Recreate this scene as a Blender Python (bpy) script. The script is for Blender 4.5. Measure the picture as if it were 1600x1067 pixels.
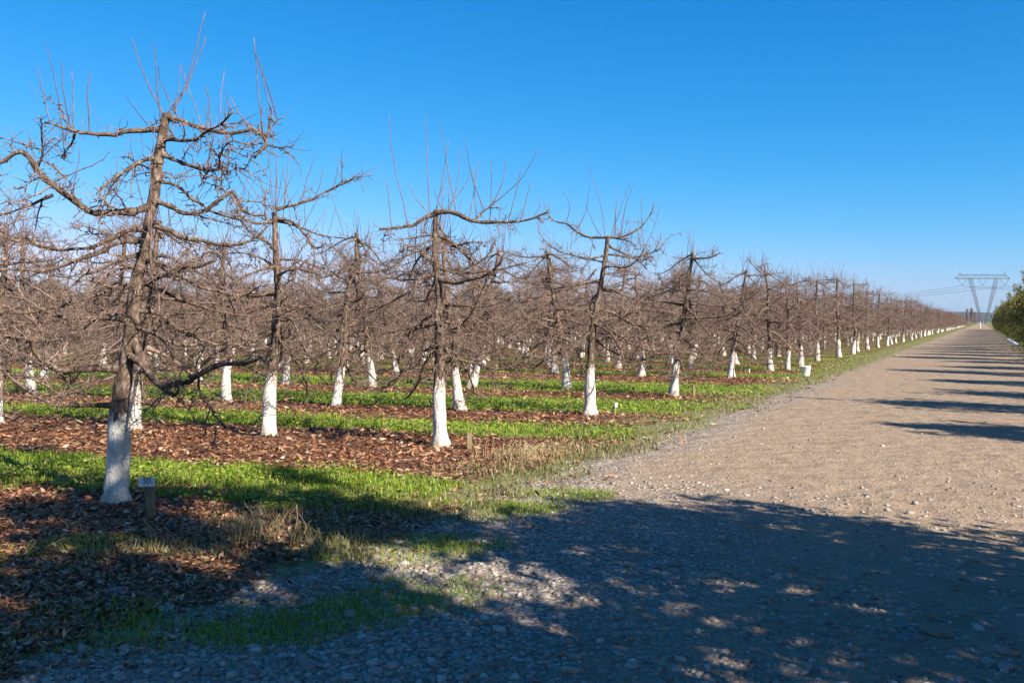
import bpy, math, random
import numpy as np
from math import radians as R
from mathutils import Vector

# ------------------------------------------------------------------ camera, sky, sun, exposure
scene = bpy.context.scene
for o in list(bpy.data.objects): bpy.data.objects.remove(o)
COL = scene.collection
FPX, CX, HY, EYE = 1400.0, 800.0, 503.0, 1.6          # focal in photo pixels, horizon line, eye height

cam_d = bpy.data.cameras.new('camera'); cam = bpy.data.objects.new('camera', cam_d); COL.objects.link(cam)
cam_d.sensor_width = 36.0; cam_d.lens = 36.0 * FPX / 1600.0
cam_d.shift_y = -(533.5 - HY) / 1600.0
cam_d.clip_start = 0.05; cam_d.clip_end = 20000.0
cam.location = (0, 0, EYE); cam.rotation_euler = (R(90), 0, 0)
scene.camera = cam

SUN_EL, SUN_AZ = 33.0, 133.0                            # azimuth clockwise from the view direction (+Y)
world = bpy.data.worlds.new('World'); scene.world = world; world.use_nodes = True
wn = world.node_tree.nodes; wl = world.node_tree.links; wn.clear()
sky = wn.new('ShaderNodeTexSky'); sky.sky_type = 'NISHITA'; sky.sun_disc = False
sky.sun_elevation = R(SUN_EL); sky.sun_rotation = R(SUN_AZ)
sky.air_density = 0.8; sky.dust_density = 0.7; sky.ozone_density = 1.0; sky.altitude = 100
# clear winter sky as the phone records it: one contrast curve per channel over the whole dome
EXPO = 1.3; SKY_STRENGTH = 0.1
sepc = wn.new('ShaderNodeSeparateColor'); comb = wn.new('ShaderNodeCombineColor'); wl.new(sky.outputs[0], sepc.inputs[0])
def wmath(op, a, b):
    m = wn.new('ShaderNodeMath'); m.operation = op
    for i, v in enumerate((a, b)):
        if isinstance(v, (int, float)): m.inputs[i].default_value = v
        else: wl.new(v, m.inputs[i])
    return m.outputs[0]
chs = []
for ch, (ga, gp) in enumerate(((3.7, 2.76), (1.2, .99), (1.45, .66))):
    chs.append(wmath('MULTIPLY', wmath('POWER', wmath('MULTIPLY', sepc.outputs[ch], .1), gp), ga / SKY_STRENGTH / 2 ** EXPO))
chs[0] = wmath('MINIMUM', chs[0], wmath('MULTIPLY', chs[1], .80)); chs[2] = wmath('MAXIMUM', chs[2], wmath('MULTIPLY', chs[1], .85))
for ch in range(3): wl.new(chs[ch], comb.inputs[ch])
bg = wn.new('ShaderNodeBackground'); bg.inputs['Strength'].default_value = SKY_STRENGTH
wo = wn.new('ShaderNodeOutputWorld')
wl.new(comb.outputs[0], bg.inputs[0]); wl.new(bg.outputs[0], wo.inputs[0])

sun_d = bpy.data.lights.new('sun', 'SUN'); sun = bpy.data.objects.new('sun', sun_d); COL.objects.link(sun)
sun_d.energy = 5.0; sun_d.angle = R(0.55); sun_d.color = (1.0, 0.91, 0.80)
az, el = R(SUN_AZ), R(SUN_EL)
ldir = Vector((-math.sin(az) * math.cos(el), -math.cos(az) * math.cos(el), -math.sin(el)))
sun.rotation_euler = ldir.to_track_quat('-Z', 'Y').to_euler(); sun.location = (30, -30, 40)

vs = scene.view_settings
vs.view_transform = 'Standard'; vs.look = 'None'; vs.exposure = EXPO; vs.gamma = 1.0; vs.use_curve_mapping = False
scene.cycles.max_bounces = 6; scene.cycles.diffuse_bounces = 3; scene.cycles.transparent_max_bounces = 8

# ------------------------------------------------------------------ helpers
rs = np.random.RandomState(7)
def px(x, y):                                            # photo pixel on the ground -> ground point
    Y = EYE * FPX / (y - HY); return ((x - CX) / FPX * Y, Y)
def tagit(o, label=None, cat=None, group=None, kind=None):
    if label: o['label'] = label
    if cat: o['category'] = cat
    if group: o['group'] = group
    if kind: o['kind'] = kind
    return o
def link(name, data, parent=None):
    o = bpy.data.objects.new(name, data); COL.objects.link(o)
    if parent is not None: o.parent = parent
    return o
def empty(name, loc=(0, 0, 0), rz=0.0, sc=1.0):
    o = link(name, None); o.location = loc; o.rotation_euler = (0, 0, rz); o.scale = (sc, sc, sc); o.empty_display_size = 0.2
    return o
def mesh_np(name, V, F, mat, smooth=False):
    """V (n,3); F list of int arrays (m,k) with k 3 or 4"""
    me = bpy.data.meshes.new(name); V = np.asarray(V, dtype=np.float32)
    me.vertices.add(len(V)); me.vertices.foreach_set('co', V.ravel())
    F = [np.asarray(f, dtype=np.int32) for f in F if len(f)]
    li = np.concatenate([f.ravel() for f in F]); lt = np.concatenate([np.full(len(f), f.shape[1]) for f in F])
    ls = np.concatenate([[0], np.cumsum(lt)[:-1]])
    me.loops.add(len(li)); me.loops.foreach_set('vertex_index', li)
    me.polygons.add(len(lt)); me.polygons.foreach_set('loop_start', ls.astype(np.int32))
    me.update(calc_edges=True); me.validate()
    if smooth: me.polygons.foreach_set('use_smooth', np.ones(len(me.polygons), dtype=bool))
    if mat is not None: me.materials.append(mat)
    return me

class Tubes:
    """collects tapered tubes, builds one mesh"""
    def __init__(s): s.V = []; s.Q = []; s.T = []; s.n = 0; s.mi = []; s.mt = []
    def add(s, P, rad, k=5, mi=0, cap=True):
        P = np.asarray(P, float); m = len(P); rad = np.broadcast_to(np.asarray(rad, float), (m,))
        T = np.gradient(P, axis=0); T /= np.linalg.norm(T, axis=1)[:, None] + 1e-9
        mean = T.mean(0); ref = np.array([0, 0, 1.0]) if abs(mean[2]) < 0.8 * np.linalg.norm(mean) + 1e-9 else np.array([1.0, 0, 0])
        A = np.cross(T, ref); A /= np.linalg.norm(A, axis=1)[:, None] + 1e-9
        B = np.cross(T, A)
        a = np.arange(k) * 2 * math.pi / k
        ring = P[:, None, :] + rad[:, None, None] * (np.cos(a)[None, :, None] * A[:, None, :] + np.sin(a)[None, :, None] * B[:, None, :])
        s.V.append(ring.reshape(-1, 3))
        i = np.arange(m - 1)[:, None] * k; j = np.arange(k)[None, :]; jn = (j + 1) % k
        q = np.stack([i + j, i + jn, i + k + jn, i + k + j], -1).reshape(-1, 4) + s.n
        s.Q.append(q); s.mi.append(np.full(len(q), mi))
        if cap and k >= 3:
            e = (m - 1) * k + s.n
            t = np.array([[e, e + x, e + x + 1] for x in range(1, k - 1)]); s.T.append(t); s.mt.append(np.full(len(t), mi))
        s.n += m * k
    def mesh(s, name, mats, smooth=True):
        if not isinstance(mats, (list, tuple)): mats = [mats]
        V = np.concatenate(s.V); Q = np.concatenate(s.Q); F = [Q]; mi = np.concatenate(s.mi)
        if s.T: F.append(np.concatenate(s.T)); mi = np.concatenate([mi, np.concatenate(s.mt)])
        me = mesh_np(name, V, F, None, smooth)
        for m in mats: me.materials.append(m)
        if len(mats) > 1 and len(mi) == len(me.polygons): me.polygons.foreach_set('material_index', mi.astype(np.int32))
        return me

_perm = rs.rand(256, 256)
def vnoise(x, y):
    xi = np.floor(x).astype(int); yi = np.floor(y).astype(int); fx = x - xi; fy = y - yi
    fx = fx * fx * (3 - 2 * fx); fy = fy * fy * (3 - 2 * fy)
    g = lambda a, b: _perm[a % 256, b % 256]
    return (g(xi, yi) * (1 - fx) + g(xi + 1, yi) * fx) * (1 - fy) + (g(xi, yi + 1) * (1 - fx) + g(xi + 1, yi + 1) * fx) * fy

# ---- material helpers
def mat(name, rough=0.9, spec=0.2):
    m = bpy.data.materials.new(name); m.use_nodes = True; nt = m.node_tree
    b = nt.nodes['Principled BSDF']; b.inputs['Roughness'].default_value = rough
    b.inputs['Specular IOR Level'].default_value = spec
    return m, nt, b
class N:
    """small node wiring helper"""
    def __init__(s, nt): s.nt = nt
    def new(s, t, **kw):
        n = s.nt.nodes.new(t)
        for k, v in kw.items(): setattr(n, k, v)
        return n
    def put(s, sock, v):
        if hasattr(v, 'is_linked') or isinstance(v, bpy.types.NodeSocket): s.nt.links.new(v, sock)
        else: sock.default_value = v
    def math(s, op, a, b=0.0, c=0.0, clamp=False):
        n = s.new('ShaderNodeMath', operation=op, use_clamp=clamp)
        s.put(n.inputs[0], a); s.put(n.inputs[1], b); s.put(n.inputs[2], c); return n.outputs[0]
    def noise(s, vec, scale, detail=3.0, rough=0.55):
        n = s.new('ShaderNodeTexNoise'); s.put(n.inputs['Vector'], vec); n.inputs['Scale'].default_value = scale
        n.inputs['Detail'].default_value = detail; n.inputs['Roughness'].default_value = rough; return n.outputs['Fac']
    def voro(s, vec, scale, feature='F1', out='Color'):
        n = s.new('ShaderNodeTexVoronoi', feature=feature); s.put(n.inputs['Vector'], vec); n.inputs['Scale'].default_value = scale
        return n.outputs[out]
    def ramp(s, fac, stops, interp='LINEAR'):
        n = s.new('ShaderNodeValToRGB'); cr = n.color_ramp; cr.interpolation = interp; s.put(n.inputs[0], fac)
        while len(cr.elements) < len(stops): cr.elements.new(0.5)
        for e, (p, c) in zip(cr.elements, sorted(stops, key=lambda q: q[0])):
            e.position = p; e.color = (*c, 1.0) if len(c) == 3 else c
        return n.outputs[0]
    def mix(s, f, a, b, blend='MIX'):
        n = s.new('ShaderNodeMix', data_type='RGBA', blend_type=blend)
        s.put(n.inputs[0], f); s.put(n.inputs[6], a if not isinstance(a, tuple) else (*a, 1.0)); s.put(n.inputs[7], b if not isinstance(b, tuple) else (*b, 1.0))
        return n.outputs[2]
    def step(s, v, lo, hi):
        n = s.new('ShaderNodeMapRange', interpolation_type='SMOOTHSTEP'); s.put(n.inputs[0], v)
        n.inputs[1].default_value = lo; n.inputs[2].default_value = hi; return n.outputs[0]
    def bump(s, h, strength, dist, normal=None):
        n = s.new('ShaderNodeBump'); s.put(n.inputs['Height'], h); n.inputs['Strength'].default_value = strength
        n.inputs['Distance'].default_value = dist
        if normal is not None: s.put(n.inputs['Normal'], normal)
        return n.outputs[0]

# ------------------------------------------------------------------ layout of the place
RS = 735.0 / 1400.0                                      # the road runs along X = RS * Y
TS = 0.353                                               # the rows run along t = Y + TS * X = constant
ROWS = [6.7, 11.2, 15.9, 20.7, 27.9, 32.4]
while ROWS[-1] < 420: ROWS.append(ROWS[-1] + 4.55)
GRASS = [(7.0, 8.75), (12.35, 14.0), (16.15, 18.9), (21.0, 24.6), (28.2, 30.1)] + [(t + .35, t + 2.4) for t in ROWS[5:13]]
def is_grass(t):
    g = np.zeros_like(t, dtype=bool)
    for a, b in GRASS: g |= (t > a) & (t < b)
    return g
def st(X, Y): return X - RS * Y, Y + TS * X
def xy(s, t):
    X = (s + RS * t) / (1 + RS * TS); return X, t - TS * X

# ------------------------------------------------------------------ ground and road
def ground_material(name):
    m, nt, b = mat(name, 0.95, 0.1); n = N(nt)
    geo = n.new('ShaderNodeNewGeometry'); pos = geo.outputs['Position']
    sp = n.new('ShaderNodeSeparateXYZ'); n.put(sp.inputs[0], pos); X, Y = sp.outputs[0], sp.outputs[1]
    s = n.math('SUBTRACT', X, n.math('MULTIPLY', Y, RS)); t = n.math('ADD', Y, n.math('MULTIPLY', X, TS))
    n1 = n.noise(pos, 0.55, 3); n2 = n.noise(pos, 3.5, 4); n3 = n.noise(pos, 22.0, 4); n4 = n.noise(pos, 90.0, 3)
    wob = n.math('ADD', n.math('MULTIPLY_ADD', n1, 0.7, -0.35), n.math('MULTIPLY_ADD', n2, 0.5, -0.25))
    tt = n.math('ADD', t, wob)
    stops = [(0.0, (0, 0, 0))]
    for a, c in GRASS: stops += [(a / 72.0, (1, 1, 1)), (c / 72.0, (0, 0, 0))]
    stops = stops[:30] + [(0.995, (.45, .45, .45))]
    gm = n.ramp(n.math('DIVIDE', tt, 72.0), stops, 'CONSTANT')
    # mulch of fallen leaves over dark soil
    mp = n.new('ShaderNodeMapping'); n.put(mp.inputs[0], pos); mp.inputs['Rotation'].default_value = (0, 0, 0.35); mp.inputs['Scale'].default_value = (0.7, 1.6, 1)
    vc = n.voro(mp.outputs[0], 17.0); vd = n.voro(mp.outputs[0], 17.0, 'F1', 'Distance')
    sv = n.new('ShaderNodeSeparateColor'); n.put(sv.inputs[0], vc)
    mul = n.ramp(sv.outputs[0], [(0, (.045, .022, .014)), (.3, (.12, .05, .026)), (.65, (.24, .105, .05)), (.9, (.33, .17, .09)), (1, (.40, .28, .18))])
    mul = n.mix(n.step(n3, .5, .75), mul, (.05, .028, .018))
    # grass soil / green carpet
    gr = n.ramp(n3, [(.25, (.06, .10, .014)), (.5, (.14, .22, .026)), (.75, (.24, .31, .05))])
    gr = n.mix(n.step(n2, .5, .66), gr, n.mix(n.step(n3, .4, .6), (.15, .085, .045), (.26, .22, .10)))
    orch = n.mix(gm, mul, gr)
    # verge: thin dry grass on dirt
    ver = n.ramp(n3, [(.25, (.10, .12, .03)), (.5, (.21, .21, .075)), (.75, (.33, .29, .15))])
    ver = n.mix(n.step(n2, .52, .7), ver, n.mix(n.step(n1, .4, .6), (.13, .21, .035), (.22, .12, .06)))
    sv2 = n.math('ADD', s, n.math('MULTIPLY', wob, 1.6))
    vm = n.step(sv2, -6.1, -5.3)
    col = n.mix(vm, orch, ver)
    # gravel road: packed beige earth, loose grey stones toward its left border and near the camera
    pv = n.voro(pos, 34.0); ps = n.new('ShaderNodeSeparateColor'); n.put(ps.inputs[0], pv)
    pd = n.voro(pos, 34.0, 'F1', 'Distance')
    pv2 = n.voro(pos, 85.0); ps2 = n.new('ShaderNodeSeparateColor'); n.put(ps2.inputs[0], pv2)
    earth = n.ramp(n2, [(.25, (.30, .215, .14)), (.5, (.36, .262, .172)), (.75, (.41, .307, .207))])
    earth = n.mix(n.math('MULTIPLY', n.step(n4, .5, .75), .3), earth, (.25, .18, .125))
    earth = n.mix(n.math('MULTIPLY', n.step(ps2.outputs[1], .45, 1.0), .75), earth, n.mix(n.step(ps2.outputs[2], .4, .6), (.22, .165, .12), (.54, .44, .335)))
    stone = n.ramp(ps.outputs[0], [(0, (.22, .185, .15)), (.35, (.36, .305, .25)), (.7, (.47, .405, .34)), (1, (.60, .535, .465))])
    stone = n.mix(n.step(pd, .38, .7), stone, (.20, .16, .125))
    edge = n.math('ADD', n.step(sv2, -3.4, -4.2), n.math('MULTIPLY', n.step(t, 10.5, 6.5), n.step(sv2, -0.8, -2.6)), 0, True)
    lm = n.math('MULTIPLY', n.math('MULTIPLY', edge, n.step(n2, .30, .52)), n.math('MULTIPLY_ADD', n.step(t, 34.0, 20.0), .75, .25))
    lm = n.math('MAXIMUM', lm, n.math('MULTIPLY', n.step(n1, .56, .75), .18))
    rut = n.math('ADD', n.step(n.math('ABSOLUTE', n.math('ADD', s, n.math('MULTIPLY_ADD', n1, .5, 1.65))), .55, .1), n.step(n.math('ABSOLUTE', n.math('ADD', s, n.math('MULTIPLY_ADD', n1, .5, -.15))), .55, .1), 0, True)
    earth = n.mix(n.math('MULTIPLY', rut, .4), earth, n.mix(n.step(n2, .35, .65), (.28, .205, .135), (.40, .30, .205)))
    damp = n.math('MULTIPLY', n.step(n.noise(pos, .9, 4, .65), .52, .68), .35)
    earth = n.mix(damp, earth, (.22, .155, .10))
    road = n.mix(lm, earth, stone)
    rm = n.math('MULTIPLY', n.step(sv2, -4.75, -4.1), n.step(sv2, 2.6, 1.7))
    col = n.mix(rm, col, road)
    n.put(b.inputs['Base Color'], col)
    hgt = n.math('ADD', n.math('MULTIPLY', n3, .5), n.math('ADD', n.math('MULTIPLY', pd, -.35), n.math('MULTIPLY', n4, .25)))
    n.put(b.inputs['Normal'], n.bump(hgt, 0.45, 0.04, n.bump(n2, .35, .2)))
    return m
GM = ground_material('orchard_ground'); RM = ground_material('gravel_road_surface')

g = 9000.0
ground = link('ground', mesh_np('ground', [(-g, -200, 0), (g, -200, 0), (g, g, 0), (-g, g, 0)], [[(0, 1, 2, 3)]], GM))
tagit(ground, kind='structure', label='flat orchard ground with strips of brown leaf mulch and green grass')
# road sheet, ragged edges
ys = np.concatenate([np.arange(-12, 40, .12), np.arange(40, 400, 1.5)])
le = -4.35 + (vnoise(ys * .6, ys * 0) - .5) * .8 + (vnoise(ys * 3.1, ys * 0 + 9) - .5) * .35
re = 2.1 + (vnoise(ys * .6, ys * 0 + 31) - .5) * .8 + (vnoise(ys * 3.1, ys * 0 + 40) - .5) * .3
V = []; F = []
for i, y in enumerate(ys):
    for s_ in (le[i], re[i]): V.append((s_ + RS * y, y, .004))
for i in range(len(ys) - 1): F.append((2 * i, 2 * i + 1, 2 * i + 3, 2 * i + 2))
road = link('gravel_road', mesh_np('gravel_road', V, [F], RM))
tagit(road, kind='structure', label='pale beige gravel farm road running straight to the horizon')

# far hills
hm, nt, b = mat('far_hill', .95, .05); n = N(nt)
tc = n.new('ShaderNodeNewGeometry').outputs['Position']
n.put(b.inputs['Base Color'], n.ramp(n.noise(tc, .02, 4), [(.3, (.025, .036, .026)), (.7, (.05, .06, .04))]))
V = []; F = []; xs = np.linspace(-3500, 5200, 140)
for i, x in enumerate(xs):
    h = 19 + 17 * float(vnoise(np.array(x / 700.0), np.array(3.3))) + 9 * float(vnoise(np.array(x / 130.0), np.array(8.3))) + 13 * math.exp(-((x - 2260) / 300) ** 2)
    V += [(x, 3900, -1), (x, 4150, h * .7), (x, 4400, h), (x, 4800, -1)]
for i in range(len(xs) - 1):
    for j in range(3): F.append((4 * i + j, 4 * i + 4 + j, 4 * i + 5 + j, 4 * i + 1 + j))
tagit(link('hills', mesh_np('hills', V, [F], hm, True)), kind='structure', label='low dark wooded hills along the far horizon')

# ------------------------------------------------------------------ tree materials
def bark_material(name, c0, c1, c2, island=.35):
    m, nt, b = mat(name, .9, .15); n = N(nt)
    tc = n.new('ShaderNodeTexCoord').outputs['Object']
    mp = n.new('ShaderNodeMapping'); n.put(mp.inputs[0], tc); mp.inputs['Scale'].default_value = (1, 1, .45)
    a = n.noise(mp.outputs[0], 26, 5, .65); f = n.noise(mp.outputs[0], 95, 3)
    col = n.ramp(a, [(.28, c0), (.5, c1), (.72, c2)])
    ri = n.new('ShaderNodeNewGeometry').outputs['Random Per Island']
    dk = n.mix(ri, (.62, .60, .60), (1.25, 1.2, 1.15))
    col = n.mix(1.0, col, dk, 'MULTIPLY')
    n.put(b.inputs['Base Color'], col)
    n.put(b.inputs['Normal'], n.bump(n.math('ADD', a, n.math('MULTIPLY', f, .5)), .9, .02))
    return m
BARK = bark_material('apple_bark', (.042, .028, .021), (.15, .108, .081), (.40, .32, .255))
TWIG = bark_material('twig_bark', (.10, .066, .053), (.275, .196, .158), (.47, .37, .305))
SHOOT = bark_material('shoot_bark', (.15, .095, .09), (.25, .175, .165), (.36, .275, .26))
def paint_material():
    m, nt, b = mat('lime_whitewash', .85, .2); n = N(nt)
    tc = n.new('ShaderNodeTexCoord').outputs['Object']; sp = n.new('ShaderNodeSeparateXYZ'); n.put(sp.inputs[0], tc)
    mp = n.new('ShaderNodeMapping'); n.put(mp.inputs[0], tc); mp.inputs['Scale'].default_value = (1, 1, .4)
    a = n.noise(mp.outputs[0], 14, 5, .6); f = n.noise(mp.outputs[0], 60, 4, .7)
    col = n.ramp(a, [(.28, (.30, .265, .215)), (.42, (.50, .465, .40)), (.55, (.66, .63, .57)), (.8, (.73, .71, .66))])
    bare = n.step(n.math('ADD', f, n.math('MULTIPLY', n.step(sp.outputs[2], .5, .9), .24)), .66, .72)
    mud = n.math('MULTIPLY', n.step(n.math('ADD', sp.outputs[2], n.math('MULTIPLY', a, .12)), .26, .02), .8)
    col = n.mix(bare, col, (.20, .155, .12)); col = n.mix(mud, col, (.36, .27, .19))
    crk = n.noise(mp.outputs[0], 130, 3, .7); col = n.mix(n.math('MULTIPLY', n.step(crk, .52, .68), .5), col, (.38, .33, .28))
    n.put(b.inputs['Base Color'], col); n.put(b.inputs['Normal'], n.bump(n.math('ADD', a, n.math('MULTIPLY', f, .6)), .9, .025))
    return m
PAINT = paint_material()

# ------------------------------------------------------------------ fruit tree generator
def unit(v): return v / (np.linalg.norm(v) + 1e-9)
def wander(p, d, L, k, rng, wob, pull):
    """k+1 points; pull(u) is added to the direction"""
    P = [p]; d = unit(d)
    for i in range(k):
        d = unit(d + rng.randn(3) * wob + pull((i + .5) / k))
        if p[2] < .5 and d[2] < 0: d = unit(d * np.array([1, 1, .15]) + [0, 0, .12])
        p = p + d * (L / k); P.append(p)
    return np.array(P)
def smooth_poly(P, per, rng, jit=0.0):
    P = np.asarray(P, float); out = []
    for i in range(len(P) - 1):
        p0 = P[max(i - 1, 0)]; p1 = P[i]; p2 = P[i + 1]; p3 = P[min(i + 2, len(P) - 1)]
        for k in range(per):
            u = k / per
            out.append(.5 * ((2 * p1) + (p2 - p0) * u + (2 * p0 - 5 * p1 + 4 * p2 - p3) * u * u + (3 * p1 - p0 - 3 * p2 + p3) * u ** 3))
    out.append(P[-1]); out = np.array(out)
    if jit: out[1:] += rng.randn(len(out) - 1, 3) * jit
    return out

class Lod:
    def __init__(s, limb, sub, twig, nsub, ntw, nspur, thick): s.limb, s.sub, s.twig, s.nsub, s.ntw, s.nspur, s.thick = limb, sub, twig, nsub, ntw, nspur, thick
FULL = Lod((6, 10), (4, 6), (3, 4), .85, 1.15, 1.1, 1.0)
HIGH = Lod((5, 8), (3, 5), (3, 3), 1.2, 1.5, .9, 1.0)
MID = Lod((3, 6), (3, 3), (3, 2), 1.2, 1.25, .2, 1.1)
LOW = Lod((3, 5), (3, 2), (3, 1), .9, .9, 0, 1.5)

def dress(limb, lr, rng, lod, tb, top=False):
    """side branches, twigs and fruiting spurs along a limb"""
    seg = np.linalg.norm(np.diff(limb, axis=0), axis=1); L = seg.sum()
    cum = np.concatenate([[0], np.cumsum(seg)]) / max(L, 1e-6)
    at = lambda u: np.array([np.interp(u, cum, limb[:, c]) for c in range(3)])
    def tan(u):
        return unit(at(min(u + .05, 1)) - at(max(u - .05, 0)))
    hosts = [(limb, L, lr)]
    for i in range(max(1, int(rng.poisson(5.2 * L * lod.nsub)))):
        u = rng.uniform(.12, 1); p = at(u); T = tan(u)
        side = unit(np.cross(T, [0, 0, 1]) * rng.choice([-1, 1]) + rng.randn(3) * .35 + np.array([0, 0, rng.choice([-.4, .2, .7]) + (.35 if top else 0)]))
        l = rng.uniform(.2, .62) * (1.15 - .5 * u)
        w = rng.uniform(-.25, .3)
        P = wander(p, unit(side + T * rng.uniform(.2, 1.0)), l, lod.sub[1], rng, .15, lambda q: np.array([0, 0, -.1 + w * q]))
        r = rng.uniform(.0048, .0088) * lod.thick
        tb.add(P, np.linspace(r, r * .4, len(P)), lod.sub[0]); hosts.append((P, l, r))
    for P, l, r in hosts:
        for i in range(int(rng.poisson((9.5 * l + .8) * lod.ntw))):
            k = rng.uniform(.15, 1) * (len(P) - 1); a = int(min(k, len(P) - 2)); p = P[a] + (P[a + 1] - P[a]) * (k - a)
            T = unit(P[a + 1] - P[a]); d = unit(rng.randn(3) + T * .8 + np.array([0, 0, rng.choice([-.5, .2, .9])]))
            tl = rng.uniform(.08, .30); tw = wander(p, d, tl, lod.twig[1], rng, .22, lambda q: np.array([0, 0, .07]))
            rr = rng.uniform(.0025, .0042) * lod.thick
            tb.add(tw, np.linspace(rr, rr * .5, len(tw)), lod.twig[0], cap=False)
        for i in range(int(rng.poisson((16 * l + 1) * lod.nspur))):
            k = rng.uniform(.05, 1) * (len(P) - 1); a = int(min(k, len(P) - 2)); p = P[a] + (P[a + 1] - P[a]) * (k - a)
            d = unit(rng.randn(3) + np.array([0, 0, .4])); sl = rng.uniform(.018, .055)
            q = p + d * sl; q2 = q + unit(d + rng.randn(3) * .6) * sl * .6
            tb.add([p, q, q2], [.0042, .0052, .0030], 3)

def trunk_tube(P, rad, rng, k, z0=None, z1=None, grow=0.0, ragged=0.0, ph=None):
    """lumpy trunk; optionally only a sleeve between heights"""
    P = np.asarray(P); rad = np.asarray(rad)
    a = np.arange(k) * 2 * math.pi / k
    lump = 1 + .07 * np.sin(2 * a[None] + 5 * P[:, 2:3] + ph[0]) + .06 * np.sin(3 * a[None] - 7 * P[:, 2:3] + ph[1]) + .035 * np.sin(5 * a[None] + 13 * P[:, 2:3] + ph[2])
    rr = rad[:, None] * lump + grow
    V = np.stack([P[:, 0:1] + rr * np.cos(a)[None], P[:, 1:2] + rr * np.sin(a)[None], np.repeat(P[:, 2:3], k, 1)], -1)
    if z1 is not None:
        m = P[:, 2] <= z1 + 1e-6; V = V[m]
        if ragged:
            V[-1, :, 2] += rng.uniform(-ragged, ragged, k)
            V[-1, :, :2] += (P[m][-1, :2] - V[-1, :, :2]) * .06
    m_ = len(V); i = np.arange(m_ - 1)[:, None] * k; j = np.arange(k)[None]; jn = (j + 1) % k
    Q = np.stack([i + j, i + jn, i + k + jn, i + k + j], -1).reshape(-1, 4)
    return V.reshape(-1, 3), Q

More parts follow.
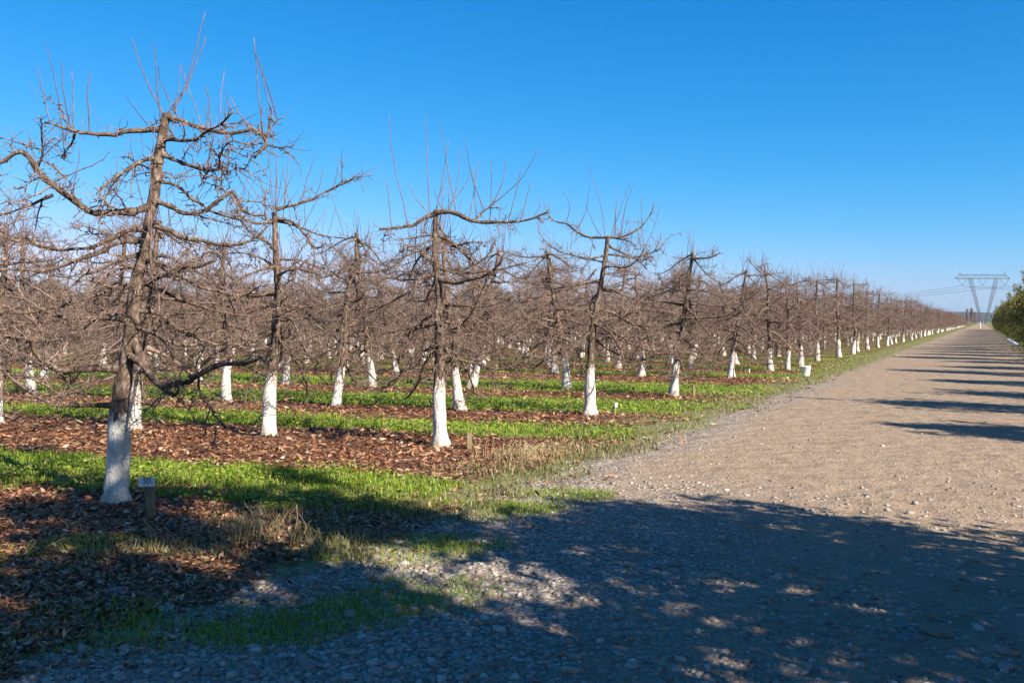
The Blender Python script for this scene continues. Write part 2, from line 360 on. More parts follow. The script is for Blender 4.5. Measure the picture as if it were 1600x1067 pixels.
def make_tree(seed, lod, trunk_pts=None, H=3.1, limbs=None, shoots=None, nlimb=19, nshoot=12, rbase=.105, paint=.82, split=False, ntop=4):
    """returns dict of meshes for one bare apple tree"""
    rng = np.random.RandomState(seed)
    if trunk_pts is None:
        lean = rng.randn(2) * .12
        zs = np.linspace(-.06, H, 7)
        trunk_pts = [(lean[0] * z / H * 2 + (rng.randn() * .035 if z > .3 else 0), lean[1] * z / H * 2 + (rng.randn() * .035 if z > .3 else 0), z) for z in zs]
    tp = np.asarray(trunk_pts, float); H = tp[-1, 2]
    per = {FULL: 8, HIGH: 6, MID: 3, LOW: 1}[lod]
    P = smooth_poly(tp, per, rng)
    # denser rings through the painted part
    zz = np.unique(np.concatenate([[-.06, 0, .05, .1, .17, .26, .4, .55, .7, paint], P[P[:, 2] > paint + .06, 2]])) if lod in (FULL, HIGH) else np.unique(np.concatenate([[-.06, .06, .2, paint], P[P[:, 2] > paint + .1, 2]]))
    P = np.array([[np.interp(z, P[:, 2], P[:, 0]), np.interp(z, P[:, 2], P[:, 1]), z] for z in zz])
    u = np.clip(P[:, 2] / H, 0, 1)
    rad = rbase * (.97 - .66 * u ** .6) * (1 + .40 * np.exp(-np.clip(P[:, 2], 0, 9) / .11))
    if lod in (FULL, HIGH): rad = rad * (1 + .05 * rng.randn(len(rad)))
    k = {FULL: 16, HIGH: 10, MID: 6, LOW: 4}[lod]
    ph = rng.uniform(0, 6, 3)
    out = {}
    Vt, Qt = trunk_tube(P, rad, rng, k, ph=ph)
    Vp, Qp = trunk_tube(P, rad, rng, k, z1=paint, grow=.005, ragged=.085 if k > 6 else .03, ph=ph)
    # limbs
    L = []
    if limbs:
        for pts, r in limbs: L.append((smooth_poly(pts, 3, rng, .004), r, False))
    nl = int(nlimb * (1 if lod in (FULL, HIGH) else .85))
    for i in range(nl):
        z = H - (.03 if ntop > 2 else .3) - (H - (.8 if ntop > 2 else 1.3)) * ((i + rng.uniform(-.3, .3)) / nl) if i > ntop else H - .02 - rng.uniform(0, .14)
        z = min(max(z, .78 if ntop > 2 else 1.25), H - .01)
        azm = i * 2.4 + rng.uniform(-.5, .5); f = (z - .9) / (H - .9)
        l = rng.uniform(1.0, 1.6) * (1.1 - .25 * f) * (rng.uniform(.55, 1.0) if i <= ntop else 1)
        d = np.array([math.cos(azm), math.sin(azm), rng.uniform(-.25, .35)])
        p = np.array([np.interp(z, P[:, 2], P[:, 0]), np.interp(z, P[:, 2], P[:, 1]), z])
        w = rng.uniform(-.12, .28)
        sag = rng.uniform(.05, .22) + (.10 if z < 1.35 else 0)
        lp = wander(p, d, l, lod.limb[1], rng, .135, lambda q: np.array([0, 0, -sag * (1 - q) * 1.3 + (w + .10) * q]))
        L.append((lp, rng.uniform(.017, .030) * (1.1 - .3 * f), z > H * .7))
    limb_meshes = []; allb = Tubes()
    for lp, r, top in L:
        tb = Tubes() if split else allb
        tw = Tubes() if split else allb
        n_ = len(lp); rr = r * np.linspace(1.0, .34, n_) ** .9 * lod.thick ** .3
        if lod in (FULL, HIGH): rr = rr * (1 + .13 * rng.randn(n_)); rr[0] *= 1.55; rr[1] *= 1.15
        tb.add(lp, np.clip(rr, .004, 1), lod.limb[0])
        dress(lp, r, rng, lod, tw, top)
        if split: limb_meshes.append((tb.mesh('branch', BARK), tw.mesh('twigs', TWIG) if tw.n else None))
    # upright one-year shoots
    sh = Tubes()
    if shoots:
        for pts in shoots:
            q = smooth_poly(pts, 3, rng, .004); sh.add(q, np.linspace(.0066, .0030, len(q)), 4)
    for i in range(nshoot if lod is not LOW else nshoot // 2):
        hi = [x for x in L if x[0][0][2] > H * .68] or L
        lp, r, top = hi[rng.randint(len(hi))]
        p = lp[rng.randint(0, len(lp))] if rng.rand() < .5 else lp[rng.randint(0, max(2, int(len(lp) * .35)))]
        l = rng.uniform(.25, .72) + (.30 if rng.rand() < .25 else 0)
        d = np.array([rng.randn() * .28, rng.randn() * .28, 1])
        q = wander(p, d, l, 4 if lod is FULL else 3, rng, .07, lambda u_: np.array([0, 0, .06]))
        t_ = lod.thick
        sh.add(q, np.linspace(.0062, .0032, len(q)) * t_, 3)
    out['H'] = H
    if lod is LOW:                                        # one mesh, three materials
        me_t = mesh_np('x', Vt, [Qt], None); me_p = None
        V = np.concatenate([Vt, Vp] + allb.V + sh.V); o1 = len(Vt); o2 = o1 + len(Vp); o3 = o2 + allb.n
        Fq = np.concatenate([Qt, Qp + o1, np.concatenate(allb.Q) + o2, np.concatenate(sh.Q) + o3])
        mi = np.concatenate([np.zeros(len(Qt)), np.ones(len(Qp)), np.full(allb.n and len(np.concatenate(allb.Q)), 2), np.full(len(np.concatenate(sh.Q)), 2)])
        me = mesh_np('fruit_tree', V, [Fq], None, True)
        for m_ in (BARK, PAINT, TWIG): me.materials.append(m_)
        if len(mi) == len(me.polygons): me.polygons.foreach_set('material_index', mi.astype(np.int32))
        out['one'] = me; return out
    out['trunk'] = mesh_np('trunk', Vt, [Qt], BARK, True)
    out['paint'] = mesh_np('white_paint', Vp, [Qp], PAINT, True)
    out['shoots'] = sh.mesh('shoots', SHOOT)
    if split: out['branches'] = limb_meshes
    else: out['crown'] = allb.mesh('crown', TWIG)
    return out

def place_tree(D, x, y, label, group=None, rz=0.0, sc=1.0):
    if 'one' in D:
        o = link('fruit_tree', D['one']); o.location = (x, y, 0); o.rotation_euler = (0, 0, rz); o.scale = (sc, sc, sc)
        return tagit(o, label, 'tree', group)
    t = empty('fruit_tree', (x, y, 0), rz, sc); tagit(t, label, 'tree', group)
    tr = link('trunk', D['trunk'], t); link('white_paint', D['paint'], tr)
    if 'branches' in D:
        for bm_, tm in D['branches']:
            b_ = link('branch', bm_, t)
            if tm: tagit(link('twigs', tm, b_), kind='stuff')
    else: link('crown', D['crown'], t)
    tagit(link('shoots', D['shoots'], t), kind='stuff')
    return t

def tracer(bx, by, seed):
    """photo pixels of a tree standing at (bx,by) -> local points; depth drifts smoothly per limb so the crown is round"""
    X0, Y0 = px(bx, by); rng = np.random.RandomState(seed)
    def pt(x, y, dz=0.0):
        Y = Y0 + dz; return ((x - CX) / FPX * Y - X0, dz, EYE - (y - HY) / FPX * Y)
    def poly(pts, drift=None):
        d = rng.uniform(-.55, .55) if drift is None else drift
        n_ = len(pts); return [pt(x, y, d * i / max(n_ - 1, 1)) for i, (x, y) in enumerate(pts)]
    return X0, Y0, pt, poly

# ---- the tree with the numbered stake (nearest), traced
X1, Y1, pt, poly = tracer(182, 785, 1)
tr1 = [(0, 0, -.06)] + [pt(*q) for q in [(185, 715), (187, 640), (199, 560), (207, 500), (213, 450), (224, 400), (234, 340), (243, 290), (250, 232), (260, 178)]]
lim1 = [
    ([(250, 203), (207, 205), (166, 210), (127, 207), (100, 200), (70, 190)], .026), ([(117, 209), (113, 222), (105, 235), (94, 246)], .010),
    ([(243, 247), (219, 253), (195, 268), (170, 285), (157, 300), (158, 313)], .020),
    ([(240, 316), (229, 324), (207, 331), (171, 333), (146, 332), (117, 315), (93, 297), (73, 281), (56, 264), (39, 240), (24, 240), (5, 251), (-20, 262)], .040),
    ([(83, 305), (49, 319), (19, 332), (-8, 338)], .013), ([(56, 264), (66, 240), (64, 204), (66, 182)], .012), ([(66, 234), (37, 227), (0, 214)], .008),
    ([(228, 360), (202, 360), (171, 375), (136, 388), (80, 388), (49, 377), (41, 363)], .024),
    ([(222, 375), (183, 382), (146, 397), (97, 415), (61, 424), (22, 420), (-6, 424)], .026),
    ([(222, 397), (185, 407), (156, 421), (129, 431)], .021),
    ([(213, 446), (175, 452), (136, 466), (97, 478), (49, 488), (-5, 490)], .024),
    ([(208, 510), (185, 493), (161, 491), (136, 510), (107, 536), (76, 564)], .020),
    ([(197, 577), (151, 575), (102, 579), (68, 566), (51, 541), (46, 529), (24, 528), (-6, 521)], .034),
    ([(73, 568), (97, 588), (117, 610), (144, 628)], .012),
    ([(188, 632), (136, 633), (97, 634), (68, 625), (32, 602), (0, 573), (-20, 558)], .026),
    ([(260, 182), (282, 189), (309, 198), (336, 205), (365, 208), (392, 203), (414, 217), (414, 227), (397, 247)], .025),
    ([(412, 215), (429, 193), (446, 182)], .009), ([(414, 226), (438, 231), (460, 228)], .007),
    ([(253, 242), (277, 252), (302, 261), (331, 266), (351, 261), (355, 273)], .023), ([(343, 264), (346, 237), (365, 217)], .008),
    ([(326, 267), (313, 291)], .007), ([(348, 264), (345, 285), (340, 308)], .010),
    ([(244, 283), (277, 291), (292, 305), (309, 317), (338, 334), (365, 340), (387, 344)], .018),
    ([(238, 312), (265, 322), (290, 333), (314, 332), (338, 317), (363, 300), (375, 322), (387, 334), (414, 337)], .025),
    ([(234, 351), (260, 359), (287, 371), (316, 376), (354, 384), (388, 378), (415, 359)], .025),
    ([(226, 408), (250, 410), (270, 423), (290, 442)], .018),
    ([(216, 446), (264, 428), (287, 417), (312, 417), (337, 406)], .024), ([(270, 425), (304, 445), (337, 455), (382, 462), (420, 458)], .018),
    ([(211, 484), (250, 491), (276, 512), (304, 526), (337, 538), (371, 538), (391, 552)], .023),
    ([(208, 510), (247, 526), (264, 546), (273, 563)], .015),
    ([(206, 529), (222, 560), (236, 588), (253, 600), (287, 598), (312, 586), (343, 569), (377, 569), (405, 560), (425, 563)], .036),
    ([(306, 546), (309, 580), (312, 614), (326, 633), (340, 656), (363, 673), (400, 680)], .013), ([(340, 655), (336, 680), (331, 700)], .004)]
drift = {3: -.35, 12: -.45, 14: -.3, 30: -.5, 31: -.45, 32: -.4, 33: -.4}
L1 = []
for i, (p_, r_) in enumerate(lim1):
    L1.append((poly(p_, {4: -.1, 5: -.25, 6: -.3, 13: -.2}.get(i, drift.get(i))), r_))
sho1 = [poly(q, 0.0) for q in [[(262, 178), (285, 144), (300, 100), (320, 20)], [(268, 178), (290, 140), (310, 90), (323, 58)], [(250, 190), (246, 130), (240, 70)], [(256, 180), (225, 120), (205, 60)],
        [(117, 314), (115, 290), (121, 265), (124, 231)], [(161, 334), (175, 314), (183, 290), (182, 245)], [(85, 285), (122, 268), (151, 255), (175, 236)], [(330, 206), (326, 160), (322, 135)], [(392, 203), (372, 175), (360, 152)],
        [(312, 268), (318, 290), (330, 240)], [(410, 210), (408, 190), (409, 165)], [(140, 208), (137, 150), (140, 110)], [(110, 203), (100, 150), (96, 100)]]]
D = make_tree(11, FULL, trunk_pts=tr1, limbs=L1, shoots=sho1, nlimb=6, ntop=-1, nshoot=22, rbase=.113, paint=.84, split=True)
place_tree(D, X1, Y1, 'bare fruit tree with shaded grey-white trunk beside the wooden stake with number plate')

# ---- second row, end tree: flat top with two spreading limbs
X2, Y2, pt, poly = tracer(688, 697, 2)
tr2 = [(0, 0, -.06)] + [pt(*q) for q in [(687, 650), (686, 599), (687, 552), (686, 520), (687, 477), (683, 430), (679, 387), (681, 333)]]
lim2 = [([(681, 334), (662, 341), (643, 353), (615, 357), (592, 359)], .034), ([(681, 333), (702, 331), (725, 339), (741, 346), (780, 347), (800, 347), (835, 341), (858, 328)], .032),
        ([(741, 346), (757, 330), (772, 316)], .016), ([(680, 428), (654, 436), (627, 438), (605, 432)], .02), ([(683, 418), (710, 426), (741, 426), (796, 418), (820, 410)], .022),
        ([(686, 473), (741, 479), (780, 473), (804, 461)], .022), ([(687, 485), (702, 487), (729, 513), (757, 532), (780, 545)], .018), ([(686, 505), (662, 512), (631, 515), (595, 522)], .017),
        ([(686, 544), (654, 560), (627, 583)], .014), ([(687, 524), (697, 545), (710, 560), (745, 568), (773, 576), (804, 576), (832, 562)], .026), ([(745, 566), (757, 555), (766, 542)], .022),
        ([(680, 360), (705, 385), (735, 378), (760, 385)], .018), ([(680, 372), (650, 385), (625, 380)], .016), ([(681, 345), (700, 372), (722, 390)], .016)]
sho2 = [poly(q, 0.0) for q in [[(638, 352), (625, 295), (611, 227), (608, 178)], [(672, 337), (669, 271), (664, 180)], [(713, 335), (702, 278), (686, 192)], [(613, 357), (607, 310), (604, 278)], [(681, 333), (692, 275), (701, 221)],
        [(733, 343), (742, 290), (748, 250)], [(770, 318), (787, 283), (789, 250)], [(771, 318), (810, 285), (842, 233)], [(794, 347), (807, 295), (816, 258)], [(814, 345), (823, 310), (829, 283)], [(757, 330), (738, 280), (726, 220)],
        [(702, 332), (715, 290), (719, 232)], [(672, 338), (650, 310), (640, 288)], [(690, 333), (720, 300), (742, 262)], [(765, 346), (768, 300), (767, 248)]]]
D2 = make_tree(22, FULL, trunk_pts=tr2, limbs=[(poly(p_), r_) for p_, r_ in lim2], shoots=sho2, nlimb=15, ntop=-1, nshoot=20, rbase=.104, paint=.84, split=True)
place_tree(D2, X2, Y2, 'bare fruit tree with two long flat top limbs beside bare stake and straw tuft')

# ---- its neighbour in the same row
X3, Y3, pt, poly = tracer(420, 680, 3)
tr3 = [(0, 0, -.06)] + [pt(*q) for q in [(420, 640), (423, 600), (428, 550), (432, 500), (434, 450), (431, 400), (429, 332)]]
lim3 = [([(429, 328), (460, 320), (490, 310), (520, 295), (545, 283), (560, 280)], .024), ([(430, 345), (460, 352), (500, 368), (540, 372)], .022), ([(429, 345), (400, 350), (375, 338), (350, 345)], .022),
        ([(432, 460), (380, 462), (330, 452), (290, 440)], .02), ([(431, 420), (400, 400), (360, 395)], .018), ([(433, 470), (470, 480), (520, 470), (545, 455)], .02), ([(428, 540), (400, 545), (370, 520)], .02),
        ([(430, 520), (455, 555), (490, 560), (520, 545)], .018)]
sho3 = [poly(q, 0.0) for q in [[(425, 330), (405, 280), (385, 225)], [(428, 328), (422, 270), (415, 215)], [(431, 328), (432, 270), (425, 200)], [(432, 328), (450, 290), (462, 262)], [(470, 318), (480, 280), (494, 240)], [(520, 296), (527, 270), (528, 255)],
        [(540, 285), (565, 270), (590, 262)], [(420, 330), (392, 290), (370, 255)], [(445, 325), (450, 260), (452, 230)], [(490, 312), (500, 290), (505, 262)]]]
D3 = make_tree(33, FULL, trunk_pts=tr3, limbs=[(poly(p_), r_) for p_, r_ in lim3], shoots=sho3, nlimb=16, ntop=1, nshoot=26, rbase=.108, paint=.86, split=True)
place_tree(D3, X3, Y3, 'bare fruit tree with spray of upright shoots on top, second from the straw tuft')

# ---- third row, leaning end tree
X4, Y4, pt, poly = tracer(922, 648, 4)
tr4 = [(0, 0, -.06)] + [pt(*q) for q in [(922, 610), (922, 577), (925, 532), (930, 490), (939, 445), (945, 406), (950, 370)]]
lim4 = [([(949, 371), (921, 371), (900, 361), (885, 350), (867, 346), (855, 332)], .022), ([(951, 370), (972, 370), (990, 362), (1005, 352), (1016, 335), (1022, 322)], .02), ([(951, 384), (975, 397), (996, 407), (1010, 420)], .02),
        ([(951, 371), (981, 376), (994, 386)], .016), ([(939, 452), (969, 458), (993, 469), (1026, 472), (1045, 462)], .025), ([(930, 490), (951, 511), (975, 529), (1002, 532), (1020, 517)], .023), ([(926, 526), (951, 547), (990, 562), (1029, 577)], .02),
        ([(924, 517), (900, 538), (879, 559), (860, 575)], .018), ([(922, 568), (900, 570), (888, 562), (880, 540)], .018), ([(942, 400), (915, 405), (890, 395)], .018), ([(935, 470), (905, 478), (875, 470), (850, 480)], .018)]
sho4 = [poly(q, 0.0) for q in [[(945, 368), (939, 322), (917, 253)], [(962, 368), (963, 293)], [(900, 361), (915, 330), (921, 290)], [(885, 350), (890, 320), (880, 300)], [(970, 368), (978, 320), (990, 290)], [(940, 370), (925, 345), (915, 320)], [(955, 368), (972, 320), (985, 282)]]]
D4 = make_tree(44, FULL, trunk_pts=tr4, limbs=[(poly(p_), r_) for p_, r_ in lim4], shoots=sho4, nlimb=15, ntop=-1, nshoot=20, rbase=.108, paint=.86, split=True)
place_tree(D4, X4, Y4, 'bare fruit tree leaning toward the road beside stake with small white plate')

# ---- variants for the others
SPL = [make_tree(100 + i, HIGH, paint=.8, H=3.15 + .12 * (i % 3), nlimb=28, nshoot=42, rbase=.104, split=True) for i in range(4)]
HIV = [make_tree(200 + i, HIGH, paint=.74, H=3.1 + .13 * (i % 3), nlimb=28, nshoot=42, rbase=.105) for i in range(6)]
MDV = [make_tree(300 + i, MID, paint=.7, H=3.1 + .13 * (i % 3), nlimb=28, nshoot=42, rbase=.105) for i in range(6)]
LWV = [make_tree(400 + i, LOW, paint=.68, H=3.1 + .13 * (i % 3), nlimb=24, nshoot=60, rbase=.11) for i in range(4)]

near = [  # photo position of the trunk base, label
    ((1053, 618), 'straight bare fruit tree at row end beside thin stake, one row beyond the leaning tree'),
    ((720, 641), 'bare fruit tree next in its row to the leaning tree'),
    ((525, 635), 'bare fruit tree second in its row from the leaning tree'),
    ((355, 628), 'bare fruit tree third in its row from the leaning tree'),
    ((885, 608), 'bare fruit tree next in its row to the straight row-end tree'),
    ((736, 605), 'bare fruit tree second in its row from the straight row-end tree'),
    ((582, 605), 'bare fruit tree third in its row from the straight row-end tree'),
    ((446, 600), 'bare fruit tree fourth in its row from the straight row-end tree'),
    ((1142, 590), 'bare fruit tree with blotched grey paint beside dark stake with white plate'),
    ((1001, 588), 'bare fruit tree next in its row to the blotched grey-painted tree'),
    ((867, 583), 'bare fruit tree with slanting white trunk, second in row from the blotched tree'),
    ((738, 585), 'bare fruit tree third in its row from the blotched grey-painted tree'),
    ((619, 585), 'bare fruit tree fourth in its row from the blotched grey-painted tree'),
    ((1204, 580), 'bare fruit tree with patchy paint two trees before the white bucket'),
    ((1230, 578), 'slim bare fruit tree close before the white bucket'),
    ((1251, 570), 'bare fruit tree directly behind the white bucket')]
spots = []
for i, ((x, y), lab) in enumerate(near):
    X, Y = px(x, y); spots.append((X, Y))
    V_ = SPL if i < 9 else HIV
    place_tree(V_[i % len(V_)], X, Y, lab, rz=rs.uniform(0, 6.28), sc=rs.uniform(.95, 1.05) * (.86 if i == 14 else 1))
# unlabelled neighbours hidden behind or just off the measured ones
taken = np.array(spots + [(X1, Y1), (X2, Y2), (X3, Y3), (X4, Y4)])
cand = []
for k, t in enumerate(ROWS):
    s_end = -6.6 if k > 5 else {0: -7.6, 1: -6.98, 2: -6.76, 3: -6.7, 4: -7.2, 5: -6.9}[k]
    if k > 5: s_end += rs.uniform(-.25, .25)
    Xe, Ye = xy(s_end, t)
    for j in range(0, 170):
        X = Xe - 2.38 * j + rs.uniform(-.12, .12); Y = Ye + .84 * j + rs.uniform(-.12, .12)
        if Y < 5: continue
        u = CX + FPX * X / Y
        if u < -FPX * 1.7 / Y - 10: break
        if min(np.hypot(taken[:, 0] - X, taken[:, 1] - Y)) < 1.45: continue
        if k in (4, 5) and j == 0: continue
        if rs.rand() < .02 and Y > 110: continue
        if Y < 330: cand.append((Y, X, j, k))
cand.sort()
n_ind = 300 - 20
LAB_END = 'bare white-trunked fruit tree at a row end along the gravel road, well beyond the bucket'
LAB_IN = 'bare white-trunked fruit tree deep inside the orchard block among look-alikes'
G_END = 'row-end trees along the road'; G_IN = 'trees inside the orchard block'
ends = [c for c in cand if c[2] == 0][:38]; inner = [c for c in cand if c[2] != 0][:n_ind - len(ends)]
chosen = set(ends) | set(inner)
ORD = 'first second third fourth fifth sixth seventh eighth ninth tenth eleventh twelfth'.split()
def tree_label(j, k):
    if k == 0: return 'bare fruit tree next in from the tree beside the numbered stake'
    if j == 0: return 'bare fruit tree ending the %s row beyond the numbered stake, at the roadside' % ORD[k - 1] if k < 11 else LAB_END
    if k < 9 and j < 8: return 'bare fruit tree %s from the road in the %s row beyond the numbered stake' % (ORD[j], ORD[k - 1])
    return LAB_IN
for i, (Y, X, j, k) in enumerate(sorted(chosen)):
    V_ = HIV if Y < 44 else (MDV if i < n_ind - 8 else LWV)
    place_tree(V_[rs.randint(len(V_))], X, Y, tree_label(j, k), G_END if j == 0 else G_IN, rs.uniform(0, 6.28), rs.uniform(.92, 1.07))
# the far remainder of the orchard, one object, points + instances
rest = [c for c in cand if c not in chosen]
src = []
for i in range(4):
    o = [q for q in COL.objects if q.data is LWV[i]['one']]
    if not o:
        c = rest.pop(0); o = [place_tree(LWV[i], c[1], c[0], LAB_IN, G_IN, rs.uniform(0, 6.28), 1.0)]
    src.append(o[0])
me = bpy.data.meshes.new('far_orchard'); me.from_pydata([(c[1], c[0], 0) for c in rest], [], [])
far = link('far_orchard', me)
tagit(far, 'far mass of bare fruit trees fading toward the horizon', 'orchard', kind='stuff')
ng = bpy.data.node_groups.new('far_orchard', 'GeometryNodeTree')
ng.interface.new_socket('Geometry', in_out='INPUT', socket_type='NodeSocketGeometry'); ng.interface.new_socket('Geometry', in_out='OUTPUT', socket_type='NodeSocketGeometry')
gi = ng.nodes.new('NodeGroupInput'); go = ng.nodes.new('NodeGroupOutput'); gj = ng.nodes.new('GeometryNodeJoinGeometry')
ix = ng.nodes.new('GeometryNodeInputIndex')
for v in range(4):
    md = ng.nodes.new('ShaderNodeMath'); md.operation = 'MODULO'; md.inputs[1].default_value = 4
    cp = ng.nodes.new('ShaderNodeMath'); cp.operation = 'COMPARE'; cp.inputs[1].default_value = v; cp.inputs[2].default_value = .1
    oi = ng.nodes.new('GeometryNodeObjectInfo'); oi.inputs[0].default_value = src[v]; oi.transform_space = 'ORIGINAL'
    ip = ng.nodes.new('GeometryNodeInstanceOnPoints')
    rv = ng.nodes.new('FunctionNodeRandomValue'); rv.data_type = 'FLOAT_VECTOR'; rv.inputs[0].default_value = (0, 0, 0); rv.inputs[1].default_value = (0, 0, 6.28)
    ng.links.new(ix.outputs[0], md.inputs[0]); ng.links.new(md.outputs[0], cp.inputs[0])
    ng.links.new(gi.outputs[0], ip.inputs['Points']); ng.links.new(cp.outputs[0], ip.inputs['Selection'])
    ng.links.new(oi.outputs['Geometry'], ip.inputs['Instance']); ng.links.new(rv.outputs[0], ip.inputs['Rotation'])
    ng.links.new(ip.outputs[0], gj.inputs[0])
ng.links.new(gj.outputs[0], go.inputs[0])
far.modifiers.new('trees', 'NODES').node_group = ng

# ------------------------------------------------------------------ evergreen trees along the right of the road
def leaf_material(name, cols, trans=.3):
    m, nt, b = mat(name, .55, .35); n = N(nt)
    ri = n.new('ShaderNodeNewGeometry').outputs['Random Per Island']
    col = n.ramp(ri, cols); n.put(b.inputs['Base Color'], col)
    tl = n.new('ShaderNodeBsdfTranslucent'); n.put(tl.inputs[0], col)
    mx = n.new('ShaderNodeMixShader'); mx.inputs[0].default_value = trans
    o = nt.nodes['Material Output']; nt.links.new(b.outputs[0], mx.inputs[1]); nt.links.new(tl.outputs[0], mx.inputs[2]); nt.links.new(mx.outputs[0], o.inputs[0])
    return m
EVER = leaf_material('evergreen_leaf', [(0, (.06, .085, .018)), (.4, (.20, .21, .035)), (.7, (.36, .32, .065)), (1, (.55, .38, .10))], .45)
def quads(C, A, B):
    """cards: centres, half-length vectors, half-width vectors, as diamonds"""
    V = np.stack([C - A, C + B, C + A, C - B], 1).reshape(-1, 3); F = np.arange(len(V)).reshape(-1, 4); return V, F
def make_evergreen(seed, H, W, nleaf, lsz=1.0, ntip=90):
    rng = np.random.RandomState(seed); tb = Tubes()
    tb.add([(0, 0, -.05), (.02, .01, .5), (.0, .04, H * .5), (0, 0, H * .85)], [.13, .10, .07, .02], 7)
    C = []; tips = []
    for i in range(ntip):
        z = H * (.06 + .92 * rng.rand() ** .9); f = z / H
        rmax = W * (min(1, .62 + 1.5 * f) if f < .3 else (1.05 - ((f - .3) / .75) ** 1.5)) ; rmax = max(rmax, .1)
        a = rng.uniform(0, 6.28); r = rmax * rng.uniform(.55, 1.12)
        c = np.array([math.cos(a) * r, math.sin(a) * r, z]); tips.append(c)
        tb.add([(0, 0, max(z - .35 * r, .3)), c * np.array([.5, .5, 1]) - [0, 0, .1], c], [.03, .018, .006], 4)
    per = nleaf // len(tips)
    for c in tips:
        sz = rng.uniform(.16, .46)
        C.append(c + rng.randn(per, 3) * [sz * .62, sz * .62, sz * .7] + [0, 0, .05])
    for i in range(14):                                  # upright leader shoots give a spiky top
        p = np.array([rng.randn() * .4 * W, rng.randn() * .4 * W, H * rng.uniform(.6, .92)]); q = p + [rng.randn() * .08, rng.randn() * .08, rng.uniform(.4, 1.15)]
        tb.add([p, q], [.012, .005], 3); u_ = rng.rand(70, 1); C.append(p + (q - p) * u_ + rng.randn(70, 3) * .09)
    C = np.concatenate(C); C[:, 2] = np.maximum(C[:, 2], .12); n_ = len(C)
    A = rng.randn(n_, 3); A /= np.linalg.norm(A, axis=1)[:, None]; B = np.cross(A, rng.randn(n_, 3)); B /= np.linalg.norm(B, axis=1)[:, None]
    l = rng.uniform(.04, .075, (n_, 1)) * lsz; V, F = quads(C, A * l, B * l * .5)
    return tb.mesh('trunk', BARK), mesh_np('crown', V, [F], EVER)
EV = [make_evergreen(i, 4.3 + .3 * (i % 2), 1.5, 7800, 1.25) for i in range(3)]
EVB = make_evergreen(9, 7.4, 2.5, 10000, 1.6, 62)
def evergreen(D, x, y, lab, group=None, rz=0.0, sc=1.0):
    t = empty('evergreen_tree', (x, y, 0), rz, sc); tagit(t, lab, 'tree', group); link('trunk', D[0], t); link('crown', D[1], t); return t
for i, y in enumerate([10.4, 13.6, 17.2, 21, 25, 28.5, 32.5, 36.5] + list(np.arange(40.5, 190, 3.7))):
    sc = rs.uniform(.88, 1.08) * (.84 if y < 36 else .92)
    evergreen(EV[i % 3], (4.75 if y < 36 else 3.9) + rs.uniform(-.2, .2) + RS * y, y + rs.uniform(-.4, .4), 'dense olive green evergreen tree in the row right of the gravel road', 'evergreen trees lining the road', rs.uniform(0, 6.28), sc)
# tall trees behind and beside the camera: they throw the big shade over the foreground
SHADE = [(5.7, 3.1, 1, .98), (4.7, .3, 0, 1.04), (3.5, -2.4, 0, 1.1), (6.8, -3.2, 0, 1.08), (1.4, -5.2, 0, 1.0), (8.6, -.6, 0, .92)]
for x, y, k_, sc in SHADE:
    evergreen(EVB if k_ == 0 else EV[0], x, y, 'tall dense evergreen tree at the roadside that shades the near gravel', 'shade trees at the roadside', rs.uniform(0, 6.28), sc)

# white plastic sheet under the right-hand row
wm, nt, b = mat('white_plastic_sheet', .95, .05); n = N(nt)
tcs = n.new('ShaderNodeNewGeometry').outputs['Position']; n.put(b.inputs['Base Color'], n.ramp(n.noise(tcs, 2.0, 4), [(.35, (.55, .54, .5)), (.6, (.8, .8, .78))]))
V = []; F = []; yy = np.arange(60, 84, .5)
for i, y in enumerate(yy):
    for s_ in (2.2, 2.33, 2.48, 2.6): V.append((s_ + RS * y, y, .01 + .07 * (1 if 2.3 < s_ < 2.5 else 0) * rs.uniform(.5, 1.2)))
for i in range(len(yy) - 1):
    for j in range(3): F.append((4 * i + j, 4 * i + j + 1, 4 * i + 5 + j, 4 * i + 4 + j))
tagit(link('plastic_sheet', mesh_np('plastic_sheet', V, [F], wm, True)), 'crumpled white plastic sheet lying under the evergreen row', 'sheet')

# ------------------------------------------------------------------ power pylon and its cables
STEEL, nt, b = mat('galvanised_steel', .55, .4); b.inputs['Metallic'].default_value = .4
n = N(nt); tcs = n.new('ShaderNodeTexCoord').outputs['Object']; n.put(b.inputs['Base Color'], n.ramp(n.noise(tcs, .6, 3), [(.3, (.10, .105, .11)), (.7, (.17, .175, .18))]))
GLASS, nt, b = mat('insulator_glaze', .3, .5); n = N(nt); tcs = n.new('ShaderNodeTexCoord').outputs['Object']; n.put(b.inputs['Base Color'], n.ramp(n.noise(tcs, 3, 2), [(.3, (.12, .14, .14)), (.7, (.2, .22, .22))]))
PY = 650.0; pxm = PY / FPX
def pz(y): return EYE - (y - HY) * pxm
pyl = empty('power_pylon', ((1537 - CX) * pxm, PY, 0)); tagit(pyl, 'grey steel lattice power pylon with V-shaped masts and wide crossarm beyond the road end', 'pylon')
def dx(x): return (x - 1537) * pxm
def lattice(tb, p, q, w0, w1, n_, ax, r=.13):
    p = np.array(p, float); q = np.array(q, float); T = unit(q - p); a = unit(np.cross(T, ax)); c = np.cross(T, a)
    cor = lambda u, i: p + (q - p) * u + ((w0 + (w1 - w0) * u) / 2) * ((1 if i in (0, 3) else -1) * a + (1 if i < 2 else -1) * c)
    for i in range(4): tb.add([cor(u, i) for u in np.linspace(0, 1, n_ + 1)], r, 4)
    for k in range(n_):
        for i in range(4):
            j = (i + 1) % 4; A, B_ = (i, j) if k % 2 else (j, i)
            tb.add([cor(k / n_, A), cor((k + 1) / n_, B_)], r * .6, 3)
